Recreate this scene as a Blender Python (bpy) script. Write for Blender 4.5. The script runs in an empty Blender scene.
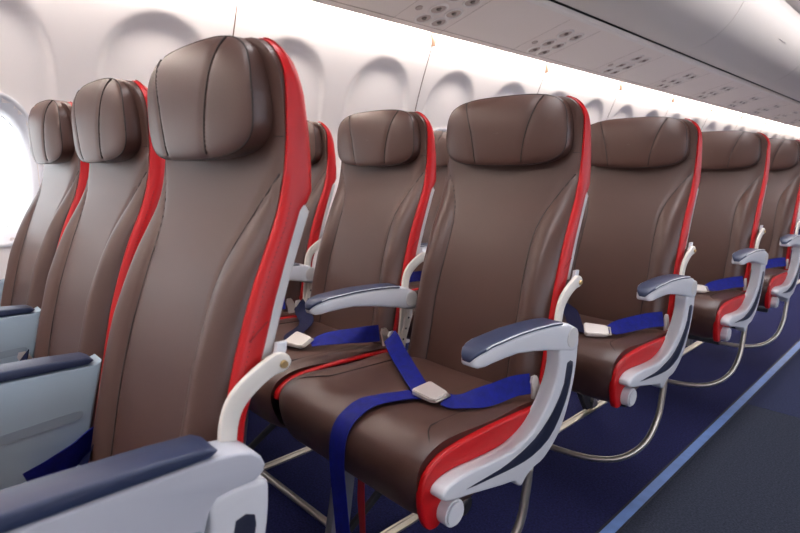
import bpy, bmesh, math, random
from math import sin, cos, pi, sqrt
from mathutils import Vector, Matrix
random.seed(4)
scn = bpy.context.scene
C = scn.collection

# ------------------------------------------------------------------ materials
def lin(c):
    return tuple((v / 12.92 if v <= .04045 else ((v + .055) / 1.055) ** 2.4) for v in [x / 255 for x in c]) + (1,)

def mat(name, rgb, rough=.5, metal=0, spec=.5, noise=0, nscale=40, bump=0, bscale=300, coat=0, sheen=0, wave=None):
    m = bpy.data.materials.new(name); m.use_nodes = True
    nt = m.node_tree; b = nt.nodes['Principled BSDF']
    b.inputs['Base Color'].default_value = lin(rgb)
    b.inputs['Roughness'].default_value = rough
    b.inputs['Metallic'].default_value = metal
    b.inputs['Specular IOR Level'].default_value = spec
    b.inputs['Coat Weight'].default_value = coat
    b.inputs['Coat Roughness'].default_value = .2
    b.inputs['Sheen Weight'].default_value = sheen
    tc = nt.nodes.new('ShaderNodeTexCoord')
    if noise:
        n = nt.nodes.new('ShaderNodeTexNoise'); n.inputs['Scale'].default_value = nscale; n.inputs['Detail'].default_value = 4
        nt.links.new(tc.outputs['Object'], n.inputs['Vector'])
        r = nt.nodes.new('ShaderNodeValToRGB')
        a = lin([v * (1 - noise) for v in rgb]); c = lin([min(255, v * (1 + noise)) for v in rgb])
        r.color_ramp.elements[0].color = a; r.color_ramp.elements[0].position = .3
        r.color_ramp.elements[1].color = c; r.color_ramp.elements[1].position = .7
        nt.links.new(n.outputs['Fac'], r.inputs['Fac']); nt.links.new(r.outputs['Color'], b.inputs['Base Color'])
    if bump:
        n2 = nt.nodes.new('ShaderNodeTexNoise'); n2.inputs['Scale'].default_value = bscale; n2.inputs['Detail'].default_value = 3
        nt.links.new(tc.outputs['Object'], n2.inputs['Vector'])
        bp = nt.nodes.new('ShaderNodeBump'); bp.inputs['Strength'].default_value = bump; bp.inputs['Distance'].default_value = .002
        nt.links.new(n2.outputs['Fac'], bp.inputs['Height']); nt.links.new(bp.outputs['Normal'], b.inputs['Normal'])
    return m

def emis(name, rgb, s):
    m = bpy.data.materials.new(name); m.use_nodes = True
    nt = m.node_tree; nt.nodes.clear()
    e = nt.nodes.new('ShaderNodeEmission'); e.inputs['Color'].default_value = lin(rgb); e.inputs['Strength'].default_value = s
    o = nt.nodes.new('ShaderNodeOutputMaterial'); nt.links.new(e.outputs[0], o.inputs[0])
    return m

BROWN = mat('brown_leather', (82, 55, 46), .40, spec=.6, noise=.03, nscale=6, bump=.12, bscale=420)
SEAM = mat('dark_stitching', (48, 36, 32), .6)
RED = mat('red_leather', (196, 8, 14), .42, noise=.03, nscale=10, bump=.08, bscale=380)
REDSEAM = mat('dark_red_stitching', (150, 14, 20), .6)
SHELL = mat('light_grey_plastic', (214, 211, 207), .4)
WHITE = mat('white_plastic', (218, 219, 222), .35, coat=.15)
SKYTINT = mat('sky_tinted_armrest_plastic', (166, 184, 196), .4)  # bluish cast of reflected sky is put into the base colour
BANDM = mat('grey_band_plastic', (150, 164, 176), .45)
GREYP = mat('light_grey_armrest_plastic', (188, 190, 198), .38)
NAVY = mat('navy_rubber', (44, 54, 82), .38, bump=.1, bscale=600)
INLAY = mat('navy_inlay', (28, 33, 55), .4)
BRACKET = mat('cream_painted_metal', (226, 220, 208), .4)
BOLT = mat('brass_bolt', (190, 160, 110), .35, metal=.7)
STEEL = mat('brushed_metal', (205, 198, 186), .28, metal=.9)
DARKM = mat('dark_metal', (60, 58, 60), .4, metal=.6)
POST = mat('grey_metal', (130, 130, 135), .4, metal=.5)
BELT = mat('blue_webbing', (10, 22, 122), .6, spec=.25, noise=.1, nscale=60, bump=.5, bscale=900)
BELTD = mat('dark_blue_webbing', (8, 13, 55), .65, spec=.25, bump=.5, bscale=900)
BUCKLE = mat('buckle_metal', (222, 214, 206), .3, metal=.35)
REDRIB = mat('red_ribbon', (150, 12, 24), .6)
CARPET = mat('navy_carpet', (36, 38, 76), .95, spec=.1, noise=.28, nscale=170, bump=1, bscale=420)
AISLE = mat('slate_aisle_carpet', (46, 50, 62), .95, spec=.1, noise=.2, nscale=170, bump=1, bscale=420)
AISLE2 = mat('blue_aisle_carpet', (42, 47, 72), .95, spec=.1, noise=.2, nscale=170, bump=1, bscale=420)
STRIPE = mat('pale_blue_floor_strip', (104, 136, 192), .55, noise=.05, nscale=25)
EDGE = mat('dark_strip_edge', (24, 26, 40), .7)
WALL = mat('cream_wall_panel', (236, 228, 224), .55, noise=.01, nscale=3)
PSU = mat('beige_overhead_panel', (226, 212, 202), .5)
PSUD = mat('overhead_recess', (180, 160, 148), .5)
NOZ = mat('nozzle_plastic', (112, 96, 88), .5)
BLACK = mat('black_gap', (14, 12, 12), .8)
LIPM = mat('pale_overhead_lip', (226, 216, 208), .45)
BIN = mat('grey_bin_door', (200, 192, 184), .6)
BINSEAM = mat('bin_seam', (120, 112, 106), .6)
TAN = mat('tan_bracket', (112, 88, 72), .6)
BEZEL = mat('window_bezel', (222, 220, 224), .4)
BULK = mat('bulkhead_panel', (190, 180, 172), .6)
COVE = emis('cove_glow', (255, 248, 242), 48)
CEILL = emis('ceiling_lamp_glow', (252, 250, 255), 17)
GLASS = bpy.data.materials.new('window_glass'); GLASS.use_nodes = True
_b = GLASS.node_tree.nodes['Principled BSDF']
_b.inputs['Base Color'].default_value = (1, 1, 1, 1); _b.inputs['Roughness'].default_value = .02
_b.inputs['Transmission Weight'].default_value = 1; _b.inputs['IOR'].default_value = 1.02

# ------------------------------------------------------------------ helpers
def link(name, me, m, parent=None, smooth=True):
    o = bpy.data.objects.new(name, me); C.objects.link(o)
    for k in (m if isinstance(m, (list, tuple)) else [m]): me.materials.append(k)
    if smooth:
        for p in me.polygons: p.use_smooth = True
    if parent: o.parent = parent
    return o

def fix(bm):
    bmesh.ops.recalc_face_normals(bm, faces=bm.faces)

def from_bm(name, bm, m, parent=None, smooth=True, sharp=None):
    fix(bm)
    me = bpy.data.meshes.new(name); bm.to_mesh(me); bm.free()
    o = link(name, me, m, parent, smooth)
    if sharp is not None:
        me.set_sharp_from_angle(angle=math.radians(sharp))
    return o

def tag(o, label=None, cat=None, group=None, kind=None):
    if label: o['label'] = label
    if cat: o['category'] = cat
    if group: o['group'] = group
    if kind: o['kind'] = kind
    return o

def empty(name, loc=(0, 0, 0)):
    o = bpy.data.objects.new(name, None); o.empty_display_size = .1
    C.objects.link(o); o.location = loc
    return o

def rings(name, rs, m, parent=None, cap=(True, True), closed=True, loop=False, sharp=None):
    """skin a list of equal-length rings of points"""
    bm = bmesh.new(); V = [[bm.verts.new(p) for p in r] for r in rs]
    n = len(rs[0]); N = len(rs)
    for i in range(N if loop else N - 1):
        a, b = V[i], V[(i + 1) % N]
        for j in range(n if closed else n - 1):
            k = (j + 1) % n
            try: bm.faces.new((a[j], a[k], b[k], b[j]))
            except ValueError: pass
    if closed and not loop:
        if cap[0]: bm.faces.new(V[0])
        if cap[1]: bm.faces.new(list(reversed(V[-1])))
    return from_bm(name, bm, m, parent, sharp=sharp)

def catmull(pts, n=6):
    P = [Vector(p) for p in pts]; out = []
    for i in range(len(P) - 1):
        a = P[i - 1] if i else P[0] * 2 - P[1]
        b, c = P[i], P[i + 1]
        d = P[i + 2] if i + 2 < len(P) else P[-1] * 2 - P[-2]
        for k in range(n):
            t = k / n
            out.append(.5 * ((2 * b) + (-a + c) * t + (2 * a - 5 * b + 4 * c - d) * t * t + (-a + 3 * b - 3 * c + d) * t ** 3))
    out.append(P[-1]); return out

def tube_bm(bm, pts, r, seg=8, closed=False):
    P = [Vector(p) for p in pts]; N = len(P); V = []
    up = Vector((0, 0, 1))
    for i, q in enumerate(P):
        a = P[(i - 1) % N] if (closed or i) else P[0]
        b = P[(i + 1) % N] if (closed or i < N - 1) else P[-1]
        t = (b - a).normalized()
        s = t.cross(up)
        if s.length < .05: s = t.cross(Vector((0, 1, 0)))
        s.normalize(); w = s.cross(t)
        V.append([bm.verts.new(q + (s * cos(2 * pi * k / seg) + w * sin(2 * pi * k / seg)) * r) for k in range(seg)])
    for i in range(N if closed else N - 1):
        a, b = V[i], V[(i + 1) % N]
        for j in range(seg):
            k = (j + 1) % seg; bm.faces.new((a[j], a[k], b[k], b[j]))
    if not closed:
        bm.faces.new(V[0]); bm.faces.new(list(reversed(V[-1])))

def tube(name, pts, r, m, parent=None, seg=8, closed=False):
    bm = bmesh.new(); tube_bm(bm, pts, r, seg, closed)
    return from_bm(name, bm, m, parent)

def prism(name, yz, x0, x1, m, parent=None, bev=.004, seg=2):
    """outline in the (y,z) plane extruded from x0 to x1 with rounded rims"""
    bm = bmesh.new()
    a = [bm.verts.new((x0, y, z)) for y, z in yz]; b = [bm.verts.new((x1, y, z)) for y, z in yz]
    fa = bm.faces.new(a); fb = bm.faces.new(list(reversed(b)))
    n = len(yz)
    for i in range(n):
        k = (i + 1) % n; bm.faces.new((a[i], b[i], b[k], a[k]))
    fix(bm)
    if bev:
        es = list({e for f in (fa, fb) for e in f.edges})
        bmesh.ops.bevel(bm, geom=es, offset=bev, segments=seg, affect='EDGES', profile=.5, clamp_overlap=True)
    return from_bm(name, bm, m, parent, sharp=38)

def box(name, c, s, m, parent=None, bev=.003):
    bm = bmesh.new(); bmesh.ops.create_cube(bm, size=1)
    for v in bm.verts: v.co = Vector((v.co.x * s[0] + c[0], v.co.y * s[1] + c[1], v.co.z * s[2] + c[2]))
    if bev: bmesh.ops.bevel(bm, geom=bm.edges[:], offset=bev, segments=2, affect='EDGES')
    return from_bm(name, bm, m, parent, sharp=38)

def smooth2(pts, n=5, closed=True):
    """closed catmull through 2D points"""
    P = [Vector((a, b, 0)) for a, b in pts]; N = len(P); out = []
    for i in range(N):
        a, b, c, d = P[i - 1], P[i], P[(i + 1) % N], P[(i + 2) % N]
        for k in range(n):
            t = k / n
            q = .5 * ((2 * b) + (-a + c) * t + (2 * a - 5 * b + 4 * c - d) * t * t + (-a + 3 * b - 3 * c + d) * t ** 3)
            out.append((q.x, q.y))
    return out

def interp(tab, z):
    if z <= tab[0][0]: return tab[0][1]
    for (a, b), (c, d) in zip(tab, tab[1:]):
        if z <= c: return b + (d - b) * (z - a) / (c - a)
    return tab[-1][1]

def smoothinterp(tab, z, h=.02):
    return (interp(tab, z - h) + 2 * interp(tab, z) + interp(tab, z + h)) / 4

# ------------------------------------------------------------------ the seat, in its own axes
# x across (aisle side +), y towards the rear, z up, origin on the floor
YB = [(.36, -.012), (.44, .006), (.52, .023), (.60, .040), (.68, .058), (.75, .080), (.80, .098), (.88, .134), (.93, .147), (.99, .154), (1.05, .150), (1.09, .142), (1.115, .132)]
YO = [(.36, .045), (.50, .055), (.62, .072), (.70, .103), (.77, .125), (.84, .151), (.885, .169), (.893, .172), (.905, .187), (.95, .188), (.99, .186), (1.04, .181), (1.08, .170), (1.115, .158)]
ZT = 1.113; RC = .055
def WB(z):
    w = .205 - .004 * min(1, max(0, (z - .45) / .45))
    if z > ZT - RC:
        q = min(1, (z - (ZT - RC)) / RC); w -= RC * (1 - sqrt(max(0, 1 - q * q)))
    return w
XS = [(.36, .13), (.44, .130), (.52, .128), (.62, .131), (.70, .126), (.78, .125), (.82, .130), (.86, .145), (.90, .168), (.93, .188), (.95, .205)]
def back_y(x, z):
    """front face of the backrest"""
    W = WB(z); t = min(1, abs(x) / W)
    yb = smoothinterp(YB, z)
    bol = interp([(.36, .042), (.5, .045), (.6, .045), (.7, .040), (.8, .029), (.88, .017), (.93, .010), (.97, .008), (1.12, .006)], z)
    centre = interp([(.36, .012), (.55, .016), (.7, .012), (.9, .010), (1.12, .006)], z)
    xs = smoothinterp(XS, z)
    k = min(1, max(0, (abs(x) - xs + .014) / .064)); k = k * k * (3 - 2 * k)
    bulge = centre * (1 - k) + bol * k
    bulge *= (1 - t ** 9) if t < 1 else 0
    g = 0
    if z < .95: g = .0045 * math.exp(-((abs(x) - xs) / .0055) ** 2)
    return yb - bulge + g

def make_backrest(parent):
    zs = [.36 + i * .0135 for i in range(52)]
    zs = [z for z in zs if z < ZT - RC] + [ZT - RC * (1 - sin(a * pi / 2 / 9)) for a in range(0, 10)]
    rs = []
    for z in zs:
        W = WB(z); yo = interp(YO, z) - .004
        fr = [(-W + 2 * W * i / 70) for i in range(71)]
        rs.append([(x, back_y(x, z), z) for x in fr] + [(W * k, yo, z) for k in (1, .5, 0, -.5, -1)])
    o = rings('backrest', rs, BROWN, parent, sharp=50)
    for s in (-1, 1):
        pts = []
        z = .42
        while z < .945:
            x = smoothinterp(XS, z); pts.append((s * x, back_y(x, z) - .0004, z)); z += .012
        tube('backrest_seam', pts, .0016, SEAM, o, 6)
        tube('wing_seam', [(s * x, back_y(x, .985) - .0003, .985) for x in (.182, .188, .194, .199)], .0007, SEAM, o, 6)
    return o

def outline2d():
    pts = []
    z = .40
    while z < ZT - RC: pts.append((WB(z), z)); z += .0125
    for a in range(0, 9):
        q = a * pi / 2 / 8; pts.append((WB(.9) - RC + RC * cos(q) + .003 * 0, ZT - RC + RC * sin(q)))
    top = [(x, ZT) for x in (.12, .08, .04, 0)]
    r = pts + top
    return r + [(-x, z) for x, z in reversed(r[:-1])]

def make_side_trim(parent):
    P = outline2d(); N = len(P)
    for side in (1, -1):
        rs = []; st = []
        idx = [i for i, (x, z) in enumerate(P) if i <= 63 and x > .150]
        for i in idx:
            x, z = P[i]
            a = P[max(0, i - 1)]; b = P[min(N - 1, i + 1)]
            tx, tz = b[0] - a[0], b[1] - a[1]; L = math.hypot(tx, tz) or 1
            nx, nz = tz / L, -tx / L
            yb = smoothinterp(YB, z); yo = interp(YO, z)
            T = interp([(.4, .014), (.85, .012), (.98, .0105), (1.05, .008), (1.10, .004), (1.113, .002)], z)
            if z > 1.0: yb += .010 * (z - 1.0) / .113
            prof = [(-.004, yb + .006), (.0005, yb + .001), (T * .5, yb + .001), (T - .001, yb + .009), (T + .001, (yb + yo) / 2), (T, yo - .007), (T - .004, yo), (-.004, yo + .001)]
            rs.append([(side * (x + nx * d), y, z + nz * d) for d, y in prof])
            if z < .9: st.append(Vector((side * (x + nx * (T + .0004)), yb + .0125, z + nz * T)))
        o = rings('side_trim' if side > 0 else 'side_panel', rs, RED if side > 0 else BROWN, parent, sharp=60)
        bm = bmesh.new()
        for a, b in zip(st, st[1:]):
            for k in (.2, .7): tube_bm(bm, [a.lerp(b, k), a.lerp(b, k + .2)], .0007, 4)
        from_bm('trim_stitching', bm, REDSEAM if side > 0 else SEAM, o)
        if side < 0: continue
        z = .735; yb = interp(YB, z); yo = interp(YO, z); W = WB(z)
        tube('trim_seam', [(side * (W + .0135), yb + .006, z - .012), (side * (W + .0140), (yb + yo) / 2, z), (side * (W + .0128), yo - .005, z + .010)], .0012, REDSEAM, o, 6)

def make_shell(parent):
    zs = [.695, .70, .74, .78, .82, .86, .885, .895]
    rs = []
    for z in zs:
        W = WB(z) + .0095
        y0 = interp(YO, min(z, .885)) - .006; y1 = y0 + .022
        if z > .89: y1 -= .006
        ring = [(-W, y0), (-W, y1 - .006), (-W + .006, y1)]
        for k in range(1, 8):
            x = (-1 + 2 * k / 8) * (W - .01); ring.append((x, y1 + .02 * (1 - (x / W) ** 2)))
        ring += [(W - .006, y1), (W, y1 - .006), (W, y0)]
        rs.append([(x, y, z) for x, y in ring])
    o = rings('back_shell', rs, SHELL, parent, sharp=50)
    return o

HW, HZ0, HZ1 = .181, .955, 1.123
def make_headrest(parent):
    zc = (HZ0 + HZ1) / 2 - .005
    def outl(th):
        c, s = cos(th), sin(th)
        n = 5.2 if s < 0 else 4.3
        rr = (abs(c) ** n + abs(s) ** n) ** (-1 / n)
        x = rr * c * HW
        if s >= 0: x *= 1 - .03 * max(0, rr * s)
        z = zc + rr * s * ((HZ1 - zc) if s > 0 else (zc - HZ0))
        if s < 0: z += .012 * (x / HW) ** 2
        else: z -= .004 * (x / HW) ** 2
        return x, z
    def face(x, z, r):
        y = .095 + .017 * abs(x / HW) ** 2.2 + .006 * r ** 10
        v = (z - zc) / .08
        y += .012 * max(0, v) ** 3 + .004 * max(0, -v) ** 2
        # stitched grooves
        xs = .070 + .045 * (z - HZ0) / (HZ1 - HZ0) - .008 * sin(pi * (z - HZ0) / (HZ1 - HZ0))
        y += .003 * math.exp(-((abs(x) - xs) / .007) ** 2)
        return y
    N = 120; rs = []
    for k in range(1, 27):
        r = k / 26
        ring = []
        for i in range(N):
            x, z = outl(2 * pi * i / N); x *= r; z = zc + (z - zc) * r
            ring.append((x, face(x, z, r), z))
        rs.append(ring)
    last = rs[-1]
    for dy, sc in ((.002, 1.006), (.008, 1.010), (.018, 1.010), (.030, 1.0), (.042, .97)):
        rs.append([(x * sc, y + dy, zc + (z - zc) * sc) for x, y, z in last])
    o = rings('headrest', rs, BROWN, parent, sharp=70)
    tube('headrest_piping', [(x * 1.001, y + .0006, zc + (z - zc) * 1.001) for x, y, z in last], .0013, SEAM, o, 6, closed=True)
    for s in (-1, 1):
        pts = []
        for k in range(25):
            v = k / 24; z = HZ0 + .008 + (HZ1 - HZ0 - .013) * v
            x = .070 + .045 * v - .008 * sin(pi * v)
            rr = min(1, max(abs(z - zc) / (HZ1 - zc if z > zc else zc - HZ0), 0))
            pts.append((s * x, face(x, z, rr) - .0004, z))
        tube('headrest_seam', pts, .0017, SEAM, o, 6)
    return o

# cushion: centre profile (y, z) from rear over the nose to underneath
CP = [(.035, .435), (-.02, .447), (-.08, .455), (-.16, .459), (-.24, .462), (-.30, .464), (-.345, .461), (-.378, .450), (-.402, .432), (-.414, .408), (-.414, .380), (-.404, .350), (-.388, .322), (-.366, .304)]
CW = .225
def cush_drop(t):
    return .014 * max(0, (abs(t) - .78) / .22) ** 2
def make_cushion(parent):
    P = [(v.x, v.y) for v in catmull([(a, b, 0) for a, b in CP], 5)]
    rs = []; n = 34; M = len(P)
    cx, cz = -.20, .37
    for i, (y, z) in enumerate(P):
        top = min(1, max(0, (z - .38) / .07))
        ring = []
        for j in range(n + 1):
            t = -1 + 2 * j / n; x = t * CW if t > 0 else t * (CW + .014)
            dish = -.008 * (1 - t * t) * top if y > -.3 else -.008 * (1 - t * t) * top * max(0, (y + .40) / .10)
            d = cush_drop(t) * (1 if t > 0 else 1.6)
            # pull edge inward towards the core
            vy, vz = cx - y, cz - z; L = math.hypot(vy, vz)
            g = 0
            if top > 0: g = .0035 * math.exp(-((abs(x) - .168) / .005) ** 2) * (1 if y > -.32 else 0)
            ring.append((x, y + vy / L * d * (1 - top * .6), z + vz / L * d * .9 + dish - g))
        rs.append(ring)
    # underside
    rs.append([(-CW - .014 + (2 * CW + .014) * j / n, -.33, .298) for j in range(n + 1)])
    rs.append([(-CW - .014 + (2 * CW + .014) * j / n, .03, .34) for j in range(n + 1)])
    o = rings('seat_cushion', rs, BROWN, parent, closed=False)
    me = o.data; bm = bmesh.new(); bm.from_mesh(me)
    be = [e for e in bm.edges if e.is_boundary]
    # close the two flanks and the rear
    bmesh.ops.holes_fill(bm, edges=be, sides=0); fix(bm); bm.to_mesh(me); bm.free()
    for p in me.polygons: p.use_smooth = True
    me.set_sharp_from_angle(angle=math.radians(55))
    for s in (-1, 1):
        xy = catmull([(s * .224, -.368, 0), (s * .205, -.352, 0), (s * .182, -.328, 0), (s * .170, -.29, 0), (s * .168, -.18, 0), (s * .168, -.06, 0)], 6)
        pts = []
        for q in xy:
            zc = [(a[0], a[1]) for a in reversed(P) if a[1] > .40]
            zc.sort(); z = interp(zc, q.y)
            t = min(1, abs(q.x) / (CW if q.x > 0 else CW + .014)); top = min(1, max(0, (z - .38) / .07))
            dish = -.008 * (1 - t * t) * top * (1 if q.y > -.3 else max(0, (q.y + .40) / .10))
            g = .0035 * math.exp(-((abs(q.x) - .168 * (1 if q.x > 0 else 1.0)) / .005) ** 2) * (1 if q.y > -.32 else 0)
            pts.append((q.x, q.y, z - cush_drop(t) * (.9 if q.x > 0 else 1.44) + dish - g + .0010))
        tube('cushion_seam', pts, .0015, SEAM, o, 6)
    top = [(.0, .428), (-.06, .436), (-.16, .441), (-.26, .443), (-.33, .440), (-.365, .431), (-.390, .414), (-.401, .388), (-.402, .36), (-.396, .33), (-.384, .305), (-.364, .298)]
    bot = [(-.35, .305), (-.335, .33), (-.31, .335), (-.2, .335), (-.05, .34), (.0, .36)]
    prism('cushion_side_trim', smooth2(top + bot, 3), CW - .006, CW + .012, RED, parent, .005, 3)
    return o

BR = [(.131, .690), (.126, .701), (.114, .706), (.100, .703), (.073, .690), (.044, .668), (.030, .641), (.024, .60), (.018, .52), (.012, .45), (.040, .45), (.044, .52), (.048, .60), (.053, .632), (.064, .651), (.085, .667), (.105, .677), (.122, .680)]
def make_bracket(parent, s):
    o = prism('hinge_bracket', smooth2(BR, 3), s * .2265, s * .2365, BRACKET, parent, .003)
    bm = bmesh.new(); bmesh.ops.create_cone(bm, cap_ends=True, segments=16, radius1=.006, radius2=.005, depth=.004, matrix=Matrix.Translation((s * .238, .118, .690)) @ Matrix.Rotation(pi / 2, 4, 'Y'))
    from_bm('bolt', bm, BOLT, o, sharp=30)
    prism('hinge_tab', [(.108, .692), (.122, .688), (.130, .704), (.132, .716), (.116, .716), (.114, .704)], s * .217, s * .226, WHITE, o, .002)
    return o

# armrest stations: y, z top, z bottom, half width
AS = [(-.306, .614, .603, .009), (-.302, .621, .598, .015), (-.294, .627, .595, .020), (-.280, .631, .595, .0235), (-.26, .635, .597, .0245), (-.22, .637, .598, .025), (-.178, .639, .597, .025), (-.12, .638, .588, .025), (-.065, .635, .577, .025), (-.02, .630, .567, .025), (.012, .626, .559, .025), (.032, .617, .554, .025), (.046, .604, .554, .025), (.054, .590, .559, .024), (.058, .576, .565, .021)]
def rrect(hw, z0, z1, y, x0, r=.006, n=3):
    r = min(r, hw * .9, (z1 - z0) * .45); out = []
    for cx, cz, a0 in ((hw - r, z1 - r, 0), (-hw + r, z1 - r, pi / 2), (-hw + r, z0 + r, pi), (hw - r, z0 + r, 3 * pi / 2)):
        for k in range(n + 1):
            a = a0 + pi / 2 * k / n; out.append((x0 + cx + r * cos(a), y, cz + r * sin(a)))
    return out

def make_armrest(parent, xc):
    o = rings('armrest', [rrect(w, zb, zt - .0065, y, xc, .006) for y, zt, zb, w in AS], WHITE, parent, sharp=60)
    cap = [(y, zt, zb, w) for y, zt, zb, w in AS if y < .0]
    rings('armrest_cap', [rrect(w + .0005, zt - .0068, zt, y - (.0006 if y < -.30 else 0), xc, .0025) for y, zt, zb, w in cap], NAVY, o, sharp=60)
    for s in (-1, 1):
        tube('cap_edge_highlight', [(xc + s * (w - .0006), y, zt - .0022) for y, zt, zb, w in AS if -.29 < y < .0], .0016, WHITE, o, 8)  # bevel highlight modelled as a thin white line along each cap edge
        bm = bmesh.new(); bmesh.ops.create_cone(bm, cap_ends=True, segments=32, radius1=.023, radius2=.022, depth=.003, matrix=Matrix.Translation((xc + s * .0250, .026, .587)) @ Matrix.Rotation(s * pi / 2, 4, 'Y'))
        from_bm('pivot_cap', bm, SHELL, o, sharp=30)
    return o

LP = [(.060, .566), (.068, .542), (.062, .49), (.049, .446), (.026, .395), (-.002, .360), (-.052, .329), (-.095, .322), (-.121, .311), (-.136, .299), (-.148, .308), (-.161, .320), (-.199, .328), (-.295, .351), (-.338, .360), (-.372, .370), (-.382, .380), (-.376, .392), (-.352, .400), (-.315, .401), (-.252, .396), (-.190, .393), (-.153, .396), (-.10, .412), (-.055, .446), (-.022, .49), (-.008, .53), (-.004, .566)]
IN = [(.0215, .528), (.013, .483), (-.014, .445), (-.048, .416), (-.097, .390), (-.16, .376), (-.215, .370), (-.322, .372), (-.234, .361), (-.16, .354), (-.10, .354), (-.039, .370), (.004, .408), (.034, .455), (.045, .495), (.047, .525)]
def make_leg_panel(parent, xc=.25):
    o = prism('leg_panel', smooth2(LP, 3), xc - .018, xc + .018, WHITE, parent, .006, 3)
    prism('panel_inlay', smooth2(IN, 2), xc + .0165, xc + .0188, INLAY, o, .001)
    bm = bmesh.new(); bmesh.ops.create_cone(bm, cap_ends=True, segments=24, radius1=.026, radius2=.026, depth=.036, matrix=Matrix.Translation((xc - .006, -.338, .328)) @ Matrix.Rotation(pi / 2, 4, 'Y'))
    bmesh.ops.bevel(bm, geom=[e for e in bm.edges if abs(e.verts[0].co.x - e.verts[1].co.x) < 1e-4], offset=.004, segments=2, affect='EDGES')
    from_bm('tube_end_cap', bm, WHITE, o, sharp=40)
    return o

def make_support(parent, xc):
    """slotted strut under a shared armrest"""
    o = prism('armrest_strut', [(.052, .56), (.052, .53), (.030, .47), (.022, .43), (-.002, .43), (.006, .47), (.028, .53), (.028, .56)], xc - .004, xc + .004, BRACKET, parent, .001)
    for y, z in ((.036, .525), (.025, .495), (.015, .465)):
        bm = bmesh.new()
        bmesh.ops.create_cone(bm, cap_ends=True, segments=10, radius1=.003, radius2=.003, depth=.010, matrix=Matrix.Translation((xc, y, z)) @ Matrix.Rotation(pi / 2, 4, 'Y'))
        from_bm('slot', bm, DARKM, o, sharp=30)

def make_box_arm(parent, xc, mat_body=SKYTINT, aisle=False):
    """deep front-row armrest that hides a folded tray"""
    hw = .025
    dz = -.012 if aisle else -.034
    top = [(-.425, .40), (-.425, .625 + dz), (-.41, .632 + dz), (-.30, .632 + dz), (-.12, .630 + dz), (.004, .628 + dz)]
    if aisle: body = [(-.41, .39), (-.024, .39), (-.016, .527), (-.009, .552), (.002, .566), (.020, .568), (.050, .568), (.062, .575)][::-1]
    else: body = [(.019, .60), (.010, .56), (-.024, .42), (-.032, .39)]
    if aisle: body = [(.030, .612), (.048, .606), (.060, .596), (.065, .584)] + body
    body = body + ([] if aisle else [(-.41, .39)]) + top
    o = prism('armrest', body, xc - hw, xc + hw, mat_body, parent, .004, 3)
    ribbon = smooth2([(-.415, .515 + dz), (-.25, .53 + dz), (-.14, .542 + dz), (-.06, .548 + dz), (-.022, .548 + dz), (-.026, .534 + dz), (-.06, .531 + dz), (-.14, .525 + dz), (-.25, .513 + dz), (-.415, .498 + dz)], 4)
    for s in (1, -1):
        prism('side_band', ribbon, xc + s * (hw - .001), xc + s * (hw + .0008), BANDM, o, 0)
    cap = [(y, z + dz) for y, z in [(-.43, .618), (-.428, .640), (-.41, .650), (-.30, .652), (-.15, .650), (-.06, .647), (-.006, .643), (.006, .636), (-.004, .630), (-.10, .631), (-.30, .632), (-.40, .630)]]
    prism('armrest_cap', cap, xc - hw - .0006, xc + hw + .0006, NAVY, o, .004, 3)
    return o

# belts
def ribbon(name, pts, half, m, parent, th=.0016, n=6):
    """pts: (centre, side vector); the strap is half wide along the side vector"""
    cs = catmull([p for p, _ in pts], n); ss = catmull([s for _, s in pts], n)
    rs = []
    for i, (c, s) in enumerate(zip(cs, ss)):
        a = cs[max(0, i - 1)]; b = cs[min(len(cs) - 1, i + 1)]
        t = (b - a).normalized(); s = (s - t * s.dot(t)).normalized(); nn = s.cross(t).normalized() * th / 2
        w = s * half
        rs.append([c - w - nn, c - w * .33 - nn * 1.3, c + w * .33 - nn * 1.3, c + w - nn, c + w + nn, c + w * .33 + nn * 1.3, c - w * .33 + nn * 1.3, c - w + nn])
    return rings(name, rs, m, parent, sharp=60)

def make_buckle(parent, c, ang, tilt=0):
    o = empty_mesh = None
    out = [(1.15 * a, 1.15 * b) for a, b in [(-.030, -.020), (-.026, -.0245), (.022, -.021), (.030, -.016), (.030, .016), (.022, .021), (-.026, .0245), (-.030, .020)]]
    bm = bmesh.new()
    a = [bm.verts.new((x, y, -.006)) for x, y in out]; b = [bm.verts.new((x, y, .007 if x < 0 else .004)) for x, y in out]
    fa = bm.faces.new(list(reversed(a))); fb = bm.faces.new(b)
    for i in range(8):
        k = (i + 1) % 8; bm.faces.new((a[i], a[k], b[k], b[i]))
    bmesh.ops.bevel(bm, geom=bm.edges[:], offset=.0022, segments=2, affect='EDGES')
    M = Matrix.Translation(c) @ Matrix.Rotation(ang, 4, 'Z') @ Matrix.Rotation(tilt, 4, 'X')
    bmesh.ops.transform(bm, matrix=M, verts=bm.verts)
    o = from_bm('buckle', bm, BUCKLE, parent, sharp=35)
    bm = bmesh.new()
    tube_bm(bm, [M @ Vector(q) for q in ((.030, -.019, 0), (.040, -.019, 0), (.040, .019, 0), (.030, .019, 0))], .0022, 6)
    from_bm('buckle_bar', bm, STEEL, o)
    return o

def make_hook(parent, c):
    c = Vector(c)
    bm = bmesh.new()
    out = [(.020, -.03), (.024, -.01), (.014, .012), (.006, .022), (-.008, .022), (-.012, .010), (-.006, -.008), (-.004, -.03)]
    a = [bm.verts.new((-.003, y, z)) for y, z in out]; b = [bm.verts.new((.003, y, z)) for y, z in out]
    bm.faces.new(a); bm.faces.new(list(reversed(b)))
    for i in range(8):
        k = (i + 1) % 8; bm.faces.new((a[i], b[i], b[k], a[k]))
    bmesh.ops.transform(bm, matrix=Matrix.Translation(c), verts=bm.verts)
    return from_bm('belt_hook', bm, BUCKLE, parent, sharp=35)

UPF = Vector((0, -.75, .65))
def belt_root(parent): pass

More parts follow.
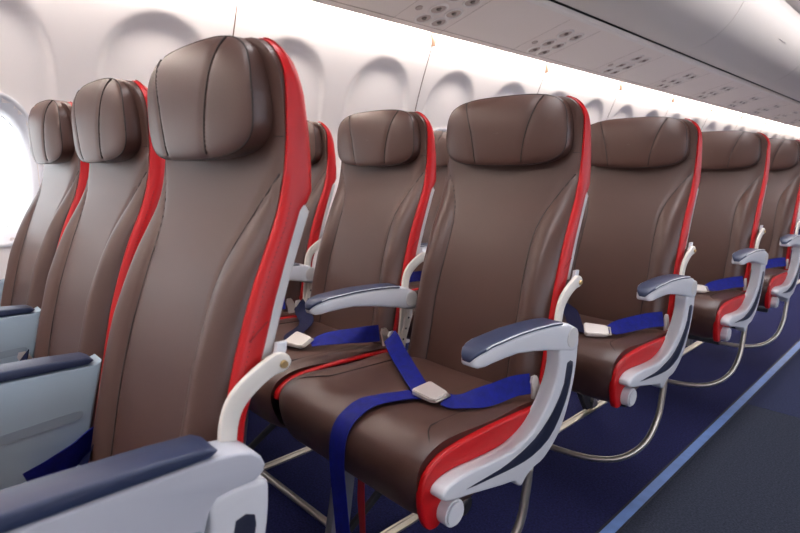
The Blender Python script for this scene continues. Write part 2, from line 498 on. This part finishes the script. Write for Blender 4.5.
def make_belt_A(seat):
    r = ribbon('seat_belt', [((.219, -.045, .484), (0, .5, .85)), ((.203, -.085, .484), (-.1, .6, .7)), ((.190, -.135, .478), (-.1, .75, .5)), ((.172, -.185, .474), (-.1, .85, .35)), ((.145, -.212, .469), (-.05, .95, .25)), ((.125, -.218, .470), (0, 1, .15))], .022, BELT, seat)
    make_hook(r, (.222, -.035, .478))
    make_buckle(r, (.088, -.222, .474), -.12, .12)
    l = ribbon('seat_belt', [((-.228, -.050, .490), (.3, .5, .6)), ((-.195, -.072, .492), (.25, .8, .5)), ((-.14, -.105, .482), (.25, .9, .35)), ((-.08, -.135, .470), (.3, .9, .2)), ((-.01, -.175, .464), (.3, .95, .05)), ((.055, -.215, .466), (.15, .95, 0))], .022, BELT, seat)
    make_hook(l, (-.226, -.045, .482))
    ribbon('hanging_strap', [((.060, -.222, .4635), (.6, .75, 0)), ((.045, -.250, .4635), (.8, .5, 0)), ((.028, -.300, .466), (.95, .2, 0)), ((.022, -.345, .4675), (1, .05, 0)), ((.020, -.380, .457), (1, 0, 0)), ((.020, -.406, .440), (1, 0, 0)), ((.022, -.422, .410), (1, 0, 0)), ((.023, -.426, .36), (1, 0, 0)), ((.030, -.425, .28), (1, 0, 0)), ((.040, -.425, .20), (1, 0, 0)), ((.046, -.425, .12), (1, 0, 0)), ((.048, -.425, .06), (1, 0, 0))], .024, BELT, seat)

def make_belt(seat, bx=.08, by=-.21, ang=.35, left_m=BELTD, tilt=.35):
    cz = .476
    r = ribbon('seat_belt', [((.218, -.05, .490), (0, .45, .85)), ((.19, -.10, .488), (-.2, .7, .7)), ((bx + (.19 - bx) * .55, by + .065, .482), (-.3, .8, .5)), ((bx + .032, by + .018, .472), (-.35, .9, .2))], .023, BELT, seat)
    make_hook(r, (.222, -.035, .480))
    make_buckle(r, (bx, by, cz), ang, tilt)
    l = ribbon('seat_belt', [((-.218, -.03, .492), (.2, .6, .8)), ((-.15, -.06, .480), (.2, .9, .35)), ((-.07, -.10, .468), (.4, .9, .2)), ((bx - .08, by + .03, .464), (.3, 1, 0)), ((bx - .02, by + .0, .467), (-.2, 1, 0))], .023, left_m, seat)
    make_hook(l, (-.220, -.03, .482))

def make_belt_window0(seat):
    # bunched belt hanging at the side of the nearest seat
    r = ribbon('seat_belt', [((-.205, .01, .464), (0, .5, .85)), ((-.195, -.015, .466), (.1, .5, .85)), ((-.19, -.045, .452), (.15, .6, .8)), ((-.19, -.08, .433), (.1, .6, .75)), ((-.19, -.115, .422), (.1, .65, .75))], .027, BELT, seat)
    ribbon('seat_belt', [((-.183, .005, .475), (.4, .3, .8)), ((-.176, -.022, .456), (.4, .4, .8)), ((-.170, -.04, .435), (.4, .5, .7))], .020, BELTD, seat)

# ------------------------------------------------------------------ seat prototypes and copies
def copy_tree(o, parent=None):
    c = o.copy(); C.objects.link(c)
    if parent: c.parent = parent
    for ch in list(o.children): copy_tree(ch, c)
    return c

def base_seat(x, y):
    t = empty('airplane_seat', (x, y, 0))
    make_cushion(t); make_backrest(t); make_headrest(t); make_side_trim(t); make_shell(t)
    make_bracket(t, 1)
    return t

SX = .49
Y = [-.7877, 0, .7499, 1.6124, 2.3668, 3.13]
proto = base_seat(0, 0)
def seat(col, row, label, group=None):
    """col 0 aisle, 1 middle, 2 window"""
    t = proto if (col, row) == (0, 1) else copy_tree(proto)
    t.location = (-SX * col, Y[row], 0)
    tag(t, label, 'seat', group)
    return t

G = 'brown leather cabin seats in rows'
plan = [
 (0, 1, 'brown leather aisle seat in second row with blue strap hanging over its cushion front'),
 (0, 0, 'nearest brown leather seat, largest in view, red trim, behind the foreground navy-capped armrest'),
 (1, 0, 'middle seat of the nearest row, between the window seat and the largest seat'),
 (2, 0, 'nearest row window seat beside the bright oval window'),
 (1, 1, 'middle seat of the second row with buckled blue belt and shared armrest at right'),
 (2, 1, 'second row window seat, mostly hidden behind the largest front seat'),
 (0, 2, 'third row aisle seat, directly behind the seat with the hanging strap'),
 (1, 2, 'third row middle seat, hidden behind second row aisle seat'),
 (2, 2, 'third row window seat, sliver seen in gap between two second row headrests'),
 (0, 3, 'fourth row aisle seat, blue belt lying over cushion without hanging strap'),
 (0, 4, 'fifth row aisle seat at right edge of view'),
]
seats = {}
_t = [(.0, .434), (-.06, .442), (-.16, .447), (-.26, .449), (-.33, .446), (-.365, .437), (-.388, .422), (-.396, .404), (-.388, .398), (-.36, .408), (-.26, .412), (-.1, .41), (.0, .405)]
_tmp = prism('cushion_side_trim', smooth2(_t, 3), CW - .006, CW + .015, RED, None, .005, 3)
short_trim = _tmp.data; bpy.data.objects.remove(_tmp)
for c, r_, lb in plan:
    seats[(c, r_)] = seat(c, r_, lb, G)
    if c:
        for o in seats[(c, r_)].children:
            if o.name.startswith('cushion_side_trim'): o.data = short_trim
for (c, r_), t in seats.items():
    if r_ == 0:
        for o in t.children:
            if o.name.startswith('seat_cushion') or o.name.startswith('cushion_side'): o.location.z = -.035
    if r_ == 0 and c > 0:
        for o in [o for o in t.children if o.name.startswith('hinge_bracket')]:
            for k in list(o.children): bpy.data.objects.remove(k)
            bpy.data.objects.remove(o)
# unique or shared extras
first = {}
def extra(key, fn, t):
    """build once, then copy the same meshes to other seats"""
    if key not in first:
        before = set(t.children); fn(t); first[key] = [o for o in t.children if o not in before]
    else:
        for o in first[key]: copy_tree(o, t)
for (c, r_), t in seats.items():
    if r_ == 0:
        if c == 0:
            make_box_arm(t, .25, GREYP, True); make_leg_panel(t, .2575)
            extra('box', lambda q: make_box_arm(q, -.245), t)
            make_belt_window0(t)
        elif c == 1: extra('box', None, t); extra('belt', make_belt, t)
        else: extra('box', None, t)
    else:
        if c == 0:
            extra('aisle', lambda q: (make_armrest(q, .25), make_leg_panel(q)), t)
        else:
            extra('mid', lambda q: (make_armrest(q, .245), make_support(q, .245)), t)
        if (c, r_) == (0, 1): make_belt_A(t)
        elif (c, r_) == (1, 1): make_belt(t, .085, -.230, .15)
        else: extra('belt2', lambda q: make_belt(q, .112, -.275, .55), t)

# ------------------------------------------------------------------ under-seat frames, one per row
def make_frame(xl):
    t = empty('seat_frame', (0, 0, 0))
    for y, z in ((-.24, .272), (-.02, .295)):
        tube('cross_tube', [(xl, y, z), (.205, y, z)], .021, DARKM, t, 14)
    for x in (-.11, -.62):
        if x < xl + .1: continue
        prism('leg', [(-.325, .265), (-.275, .265), (-.31, .03), (-.37, .03)], x - .012, x + .012, POST, t, .003)
        prism('leg', [(-.04, .275), (.0, .28), (.19, .06), (.19, .02), (.14, .02)], x - .012, x + .012, DARKM, t, .003)
        prism('brace', [(-.31, .06), (-.30, .085), (-.01, .26), (0, .235)], x - .006, x + .006, DARKM, t, .002)
        box('track_fitting', (x, .19, .030), (.034, .05, .036), STEEL, t, .006)
        bm = bmesh.new(); bmesh.ops.create_cone(bm, cap_ends=True, segments=16, radius1=.016, radius2=.013, depth=.05, matrix=Matrix.Translation((x, .17, .058)) @ Matrix.Rotation(pi / 2, 4, 'Y'))
        from_bm('fitting_knob', bm, STEEL, t, sharp=30)
    bar = catmull([(.252, -.085, .318), (.253, -.095, .26), (.252, -.115, .19), (.238, -.165, .12), (.195, -.225, .078), (.12, -.265, .062), (.0, -.29, .06), (-.2, -.30, .06), (xl + .05, -.30, .06)], 7)
    tube('baggage_bar', bar, .0095, STEEL, t, 10)
    return t
fr = None
rowname = {0: 'nearest', 1: 'second', 2: 'third', 3: 'fourth', 4: 'fifth'}
for r_ in (1, 0, 2, 3, 4):
    if fr is None: fr = f = make_frame(-1.2)
    else: f = copy_tree(fr)
    f.location = (0, Y[r_], 0)
    if r_ == 0:
        for o in f.children:
            if o.name.startswith('cross_tube'): o.location.z = -.035
    tag(f, 'metal tube frame and curved baggage bar under the %s seat row' % rowname[r_], 'seat frame', 'metal frames under the seat rows')
rib = ribbon('hanging_ribbon', [((-.052, -.30, .262), (1, 0, 0)), ((-.052, -.302, .19), (1, .2, 0)), ((-.05, -.30, .12), (1, 0, 0)), ((-.05, -.30, .05), (1, 0, 0))], .010, REDRIB, None)
tag(rib, 'dark red ribbon hanging under the seat beside the long blue strap', 'ribbon')

# seat tracks on the floor
for i, (x, w) in enumerate(((-.11, .5), (-.62, .5))):
    bm = bmesh.new()
    for dx, z in ((-.011, .006), (.011, .006), (0, .003)):
        bmesh.ops.create_cube(bm, size=1, matrix=Matrix.Translation((x + dx, 5.2, z / 2 + .0005)) @ Matrix.Diagonal(((.007 if z > .004 else .016), 13.6, z, 1)))
    o = from_bm('trim_%d' % (i + 1), bm, STEEL, None, smooth=False); o['kind'] = 'structure'

# ------------------------------------------------------------------ floor
YF0, YF1 = -3.0, 13.5
def slab(name, x0, x1, y0, y1, z0, z1, m):
    o = box(name, ((x0 + x1) / 2, (y0 + y1) / 2, (z0 + z1) / 2), (x1 - x0, y1 - y0, z1 - z0), m, None, 0)
    o['kind'] = 'structure'; return o
slab('floor', -1.45, .262, YF0, YF1, -.05, 0, CARPET)
slab('floor.001', .262, 2.4, YF0, 1.47, -.05, 0, AISLE)
slab('floor.002', .262, 2.4, 1.472, YF1, -.05, 0, AISLE2)
slab('trim_3', .270, .298, YF0, YF1, 0, .004, STRIPE)
slab('trim_4', .262, .270, YF0, YF1, 0, .0025, EDGE)
slab('trim_5', .298, .304, YF0, YF1, 0, .002, EDGE)

# ------------------------------------------------------------------ side wall with window recesses
PIT = .54; Y0A = -.765
WX = [(-.05, -1.22), (.1, -1.235), (.3, -1.285), (.45, -1.315), (.60, -1.34), (.75, -1.355), (.92, -1.36), (1.05, -1.35), (1.2, -1.318), (1.3, -1.288), (1.4, -1.252), (1.47, -1.224), (1.55, -1.19), (1.62, -1.168), (1.70, -1.155), (1.80, -1.15)]
def wall_x(z): return smoothinterp(WX, z, .05)
ZW = .935
def arch_mask(dy, z):
    """1 inside the arched recess: half width .215, arch top at z 1.50"""
    hw = .205 + .010 * min(1, max(0, (1.32 - z) / .3))
    if z > 1.275:
        e = ((dy / hw) ** 2 + ((z - 1.275) / .20) ** 2) ** .5
        d = (1 - e) * .2
    else:
        d = hw - abs(dy)
    k = min(1, max(0, (d + .006) / .032)); return k * k * (3 - 2 * k)
def win_sd(dy, z, hw=.150, hh=.240, n=2.7):
    return (abs(dy / hw) ** n + abs((z - ZW) / hh) ** n) ** (1 / n)
def wall_surface(y, z, k):
    dy = y - (Y0A + PIT * k)
    m = arch_mask(dy, z)
    depth = .016 * min(1, max(0, (z - .98) / .45)) + .003
    if z < .55: depth *= max(0, (z - .40) / .15)
    return wall_x(z) - depth * m
def make_wall():
    bm = bmesh.new()
    K = range(-4, 27)
    for k in K:
        yc = Y0A + PIT * k
        fine = k < 10
        ny = 54 if fine else 22; nz = 110 if fine else 60
        ys = [yc - PIT / 2 + PIT * i / ny for i in range(ny + 1)]
        if True:
            ys[0] += .0 ; ys[-1] -= .0
        zs = [-.05 + 1.83 * j / nz for j in range(nz + 1)]
        joint = (k % 2 == 1)        # vertical panel joint after every second window
        V = []
        for z in zs:
            row = []
            for i, y in enumerate(ys):
                x = wall_surface(y, z, k)
                row.append(bm.verts.new((x, y, z)))
            V.append(row)
        for j in range(nz):
            for i in range(ny):
                yy = (ys[i] + ys[i + 1]) / 2; zz = (zs[j] + zs[j + 1]) / 2
                if win_sd(yy - yc, zz) < .96: continue
                bm.faces.new((V[j][i], V[j][i + 1], V[j + 1][i + 1], V[j + 1][i]))
    bmesh.ops.remove_doubles(bm, verts=bm.verts, dist=.0004)
    o = from_bm('wall_left', bm, WALL); o['kind'] = 'structure'
    return o
make_wall()
# outer skin behind the lining so daylight only enters through the windows
sb = bmesh.new()
for k in range(-4, 27):
    yc = Y0A + PIT * k
    out = [(-PIT / 2, -.1), (PIT / 2, -.1), (PIT / 2, 1.85), (-PIT / 2, 1.85)]
    n = 40
    inner = []
    for i in range(n):
        a = 2 * pi * i / n; c, s = cos(a), sin(a); r = (abs(c / .118) ** 2.7 + abs(s / .195) ** 2.7) ** (-1 / 2.7)
        inner.append((c * r, ZW + s * r, a))
    outer = []
    for (dy, z, a) in inner:
        c, s = cos(a), sin(a)
        t = min(PIT / 2 / abs(c) if abs(c) > 1e-6 else 9, ((1.85 - ZW) / s if s > 1e-6 else (ZW + .1) / -s if s < -1e-6 else 9))
        outer.append((c * t, ZW + s * t))
    iv = [sb.verts.new((-1.44, yc + a[0], a[1])) for a in inner]; ov = [sb.verts.new((-1.44, yc + a[0], a[1])) for a in outer]
    for i in range(n):
        j = (i + 1) % n; sb.faces.new((iv[i], iv[j], ov[j], ov[i]))
o = from_bm('wall_outer', sb, SHELL, None, smooth=False); o['kind'] = 'structure'

def superell(hw, hh, n, N=48):
    out = []
    for i in range(N):
        a = 2 * pi * i / N; c, s = cos(a), sin(a); r = (abs(c / hw) ** n + abs(s / hh) ** n) ** (-1 / n)
        out.append((c * r, s * r))
    return out
def make_window(k):
    yc = Y0A + PIT * k
    def ring(hw, hh, x, n=2.7):
        return [((x if not callable(x) else x(yc + a, ZW + b)), yc + a, ZW + b) for a, b in superell(hw, hh, n)]
    ws = lambda y, z: wall_surface(y, z, k)
    rs = [ring(.157, .250, lambda y, z: ws(y, z) - .002), ring(.157, .250, lambda y, z: ws(y, z) + .005), ring(.150, .243, lambda y, z: ws(y, z) + .007), ring(.145, .237, lambda y, z: ws(y, z) + .003),
          ring(.136, .217, lambda y, z: -1.375), ring(.130, .210, lambda y, z: -1.380), ring(.124, .203, lambda y, z: -1.405), ring(.119, .197, lambda y, z: -1.44)]
    o = rings('window_%d' % (k + 1), rs, BEZEL, None, cap=(False, False), sharp=60); o['kind'] = 'structure'
    g = rings('pane', [ring(.128, .208, -1.412), ring(.128, .208, -1.416)], GLASS, o, sharp=30)
    g.visible_shadow = True
for k in range(0, 6): make_window(k)

# panel joints and their small top brackets
for i in range(12):
    y = Y0A + PIT * (1.5 + 2 * i)
    bm = bmesh.new()
    rs = []
    for j in range(40):
        z = .02 + 1.62 * j / 39; x = wall_x(z)
        rs.append([(x - .012, y - .0022, z), (x + .0012, y - .0022, z), (x + .0012, y + .0022, z), (x - .012, y + .0022, z)])
    o = rings('trim_%d' % (10 + i), rs, TAN, None, sharp=30); o['kind'] = 'structure'
    x = wall_x(1.59)
    if i == 0: continue
    b = prism('joint_bracket', [(y - .03, 1.665), (y + .03, 1.665), (y + .024, 1.615), (y + .008, 1.590), (y + .004, 1.57), (y - .004, 1.57), (y - .008, 1.590), (y - .024, 1.615)], x - .012, x + .020, TAN, o, .002)

# ------------------------------------------------------------------ overhead
def ext(name, xz, y0, y1, m, th=.012, seg=1):
    rs = []
    n = len(xz); up = [(x, z) for x, z in xz]; lo = []
    for i, (x, z) in enumerate(xz):
        a = xz[max(0, i - 1)]; b = xz[min(n - 1, i + 1)]
        tx, tz = b[0] - a[0], b[1] - a[1]; L = math.hypot(tx, tz); lo.append((x - tz / L * th, z + tx / L * th))
    ring = up + list(reversed(lo))
    o = rings(name, [[(x, y0, z) for x, z in ring], [(x, y1, z) for x, z in ring]], m, None, sharp=40)
    o['kind'] = 'structure'; return o
YC0, YC1 = -3.0, 13.5
# overhead panel between wall light and luggage bins
ext('ceiling', [(-1.102, 1.630), (-1.103, 1.614), (-1.096, 1.608), (-1.0, 1.6344), (-.76, 1.700), (-.70, 1.7165)], YC0, YC1, PSU)
ext('trim_6', [(-.70, 1.7160), (-.690, 1.7175), (-.680, 1.722), (-.676, 1.732), (-.678, 1.745)], YC0, YC1, LIPM, .008)
ext('trim_7', [(-.700, 1.752), (-.650, 1.752)], YC0, YC1, BLACK, .004)
for i, (z0, sc) in enumerate(((0, 1),)):
    ext('trim_8', [(-1.060, 1.6175), (-1.056, 1.6186)], YC0, YC1, PSUD, -.0012)
BD = [(-.655, 1.752), (-.650, 1.742), (-.62, 1.742), (-.55, 1.756), (-.47, 1.792), (-.40, 1.845), (-.345, 1.91), (-.305, 1.985), (-.28, 2.07), (-.272, 2.16)]
BDs = [(v.x, v.z) for v in catmull([(x, 0, z) for x, z in BD], 5)]
edges = [-3.0, -.98, 1.02, 3.02, 5.02, 7.02, 9.02, 11.02, 13.5]
for i in range(len(edges) - 1):
    o = ext('luggage_bin_door', BDs, edges[i] + .003, edges[i + 1] - .003, BIN, .02)
    del o['kind']
    lb = 'closed pale grey overhead luggage bin door, '
    names = ['foremost one of the row', 'above the nearest seats', 'above the second and third seat rows', 'above the fourth and fifth seat rows, with latch marks', 'the first beyond the latch-marked one', 'the second beyond the latch-marked one', 'farthest but one down the cabin', 'farthest down the cabin']
    tag(o, lb + names[i], 'luggage bin', 'overhead luggage bins')
    # small latch and row placard marks on the door
    yc = (edges[i] + edges[i + 1]) / 2 - (0 if i != 3 else -.15)
    bm = bmesh.new()
    for dy, w in ((-.09, .03), (-.03, .05), (.04, .04), (.085, .02)):
        bmesh.ops.create_cube(bm, size=1, matrix=Matrix.Translation((-.3265, yc + dy, 1.945)) @ Matrix.Rotation(-.49, 4, 'Y') @ Matrix.Diagonal((.004, w, .012, 1)))
    from_bm('latch', bm, DARKM, o, smooth=False)
DAYFILL = emis('fill_glow_pane', (222, 234, 255), 7)  # glow added to the unseen right-hand windows as cool fill light
for i in range(14):
    y = -2.4 + .54 * i
    o = rings('window_%d' % (20 + i), [[(2.349, y + a, .98 + b) for a, b in superell(.14, .21, 2.7)], [(2.345, y + a, .98 + b) for a, b in superell(.14, .21, 2.7)]], DAYFILL, None, sharp=30); o['kind'] = 'structure'
ext('cove_light_blocker', [(-1.078, 1.622), (-1.078, 1.775)], YC0, YC1, PSU, .006)  # added unseen backing, keeps the cove light from leaking through the bin gap
sl = ext('trim_9', [(-.68, 1.775), (-.60, 1.775), (-.50, 1.83), (-.42, 1.90), (-.36, 1.98), (-.33, 2.07), (-.325, 2.15)], YC0, YC1, BINSEAM, .01)
# crown above the bins and the centre ceiling
ext('ceiling.001', [(-.29, 2.17), (-.20, 2.19), (0, 2.235), (.4, 2.26), (.85, 2.26), (1.25, 2.235), (1.45, 2.19), (1.8, 1.98), (2.1, 1.74), (2.36, 1.64)], YC0, YC1, LIPM, .02)
ext('ceiling.002', [(-1.12, 1.765), (-1.165, 1.75), (-1.165, 1.85), (-.7, 2.0), (-.3, 2.2)], YC0, YC1, WALL, .01)

# overhead service units: reading lamps and air nozzles
def make_psu():
    t = empty('overhead_service_unit')
    def zz(x): return 1.6070 + (x + 1.10) * .2738
    ang = -math.atan(.2738)
    def M(x, y, dz=0): return Matrix.Translation((x, y, zz(x) + dz)) @ Matrix.Rotation(ang, 4, 'Y')
    for i, (x, dy) in enumerate(((-1.008, -.05), (-1.008, .052), (-.922, -.045), (-.922, .058), (-.815, -.05), (-.815, .06))):
        bm = bmesh.new()
        prof = [(.047, -.0005), (.045, -.005), (.040, -.0075), (.036, -.004), (.033, .0)]
        R = [[M(x, dy) @ Vector((r * cos(a * pi / 12), r * sin(a * pi / 12), z)) for a in range(24)] for r, z in prof]
        V = [[bm.verts.new(q) for q in r] for r in R]
        for a, b in zip(V, V[1:]):
            for j in range(24): bm.faces.new((a[j], a[(j + 1) % 24], b[(j + 1) % 24], b[j]))
        ring = from_bm('lamp_ring' if i % 2 else 'air_nozzle', bm, LIPM, t)
        bm = bmesh.new(); bmesh.ops.create_cone(bm, cap_ends=True, segments=24, radius1=.034, radius2=.034, depth=.002, matrix=M(x, dy, -.0012))
        from_bm('recess', bm, PSUD, ring, smooth=False)
        bm = bmesh.new(); bmesh.ops.create_cone(bm, cap_ends=True, segments=14, radius1=.008, radius2=.014, depth=.008, matrix=M(x + .004, dy, -.005))
        from_bm('nozzle', bm, NOZ, ring, sharp=30)
    bm = bmesh.new(); bmesh.ops.create_cone(bm, cap_ends=True, segments=20, radius1=.016, radius2=.018, depth=.005, matrix=M(-.95, -.14, -.002))
    from_bm('call_button', bm, PSUD, t, sharp=30)
    # panel seams
    for dy in (-.19, .14):
        tube('panel_seam', [(x, dy, zz(x) - .0004) for x in (-1.09, -.97, -.84, -.71)], .001, PSUD, t, 5)
    return t
ps = None
pn = ['above the nearest seats', 'above the second and third seat rows', 'third along the cabin', 'fourth along the cabin', 'fifth along the cabin', 'sixth along the cabin', 'seventh along the cabin', 'eighth along the cabin', 'ninth along the cabin', 'tenth along the cabin']
for i in range(10):
    t = ps = make_psu() if ps is None else ps
    if i: t = copy_tree(ps)
    t.location = (0, .93 + .92 * i, 0)
    tag(t, 'beige overhead unit with lamps and air nozzles, ' + (['cut by the top edge of view', 'above the second row headrests'] + pn[2:])[i], 'service unit', 'overhead lamp and air nozzle units')

# lamps: the light strip tucked behind the overhead panel and the aisle ceiling lamp
cl = ext('cove_light', [(-1.092, 1.632), (-1.092, 1.700)], YC0, YC1, COVE, .006); del cl['kind']
tag(cl, 'white light strip tucked above the side wall washing the window panels', 'light')
al = ext('ceiling_light', [(.02, 2.222), (.16, 2.228)], YC0, YC1, CEILL, .006); del al['kind']
tag(al, 'long white ceiling light above the aisle', 'light')

# far bulkhead
slab('wall_back', -1.45, 2.4, 13.5, 13.55, 0, 2.4, BULK)
slab('wall_front', -1.45, 2.4, -3.05, -3.0, 0, 2.4, WALL)
slab('wall_right', 2.35, 2.4, -3.0, 13.5, 0, 1.7, WALL)

# ------------------------------------------------------------------ world, daylight
w = bpy.data.worlds.new('sky'); scn.world = w; w.use_nodes = True
bg = w.node_tree.nodes['Background']; bg.inputs['Color'].default_value = (.93, .96, 1, 1); bg.inputs['Strength'].default_value = 2.5

# ------------------------------------------------------------------ camera
cam = bpy.data.cameras.new('camera'); co = bpy.data.objects.new('camera', cam); C.objects.link(co); scn.camera = co
px, py, pz = .83321, -1.03222, .94139
yaw, pit, rol = .80505, .174593, .005462
f = Vector((-sin(yaw) * cos(pit), cos(yaw) * cos(pit), -sin(pit)))
r = Vector((cos(yaw), sin(yaw), 0)); u = r.cross(f)
r2 = r * cos(rol) + u * sin(rol); u2 = -r * sin(rol) + u * cos(rol)
co.matrix_world = Matrix(((r2.x, u2.x, -f.x, px), (r2.y, u2.y, -f.y, py), (r2.z, u2.z, -f.z, pz), (0, 0, 0, 1)))
cam.sensor_width = 36; cam.lens = 543.33 / 800 * 36
cam.clip_start = .02
cam.dof.use_dof = True; cam.dof.focus_distance = 1.35; cam.dof.aperture_fstop = 5.6

scn.view_settings.view_transform = 'Standard'; scn.view_settings.look = 'None'
scn.view_settings.exposure = .35; scn.view_settings.gamma = 1
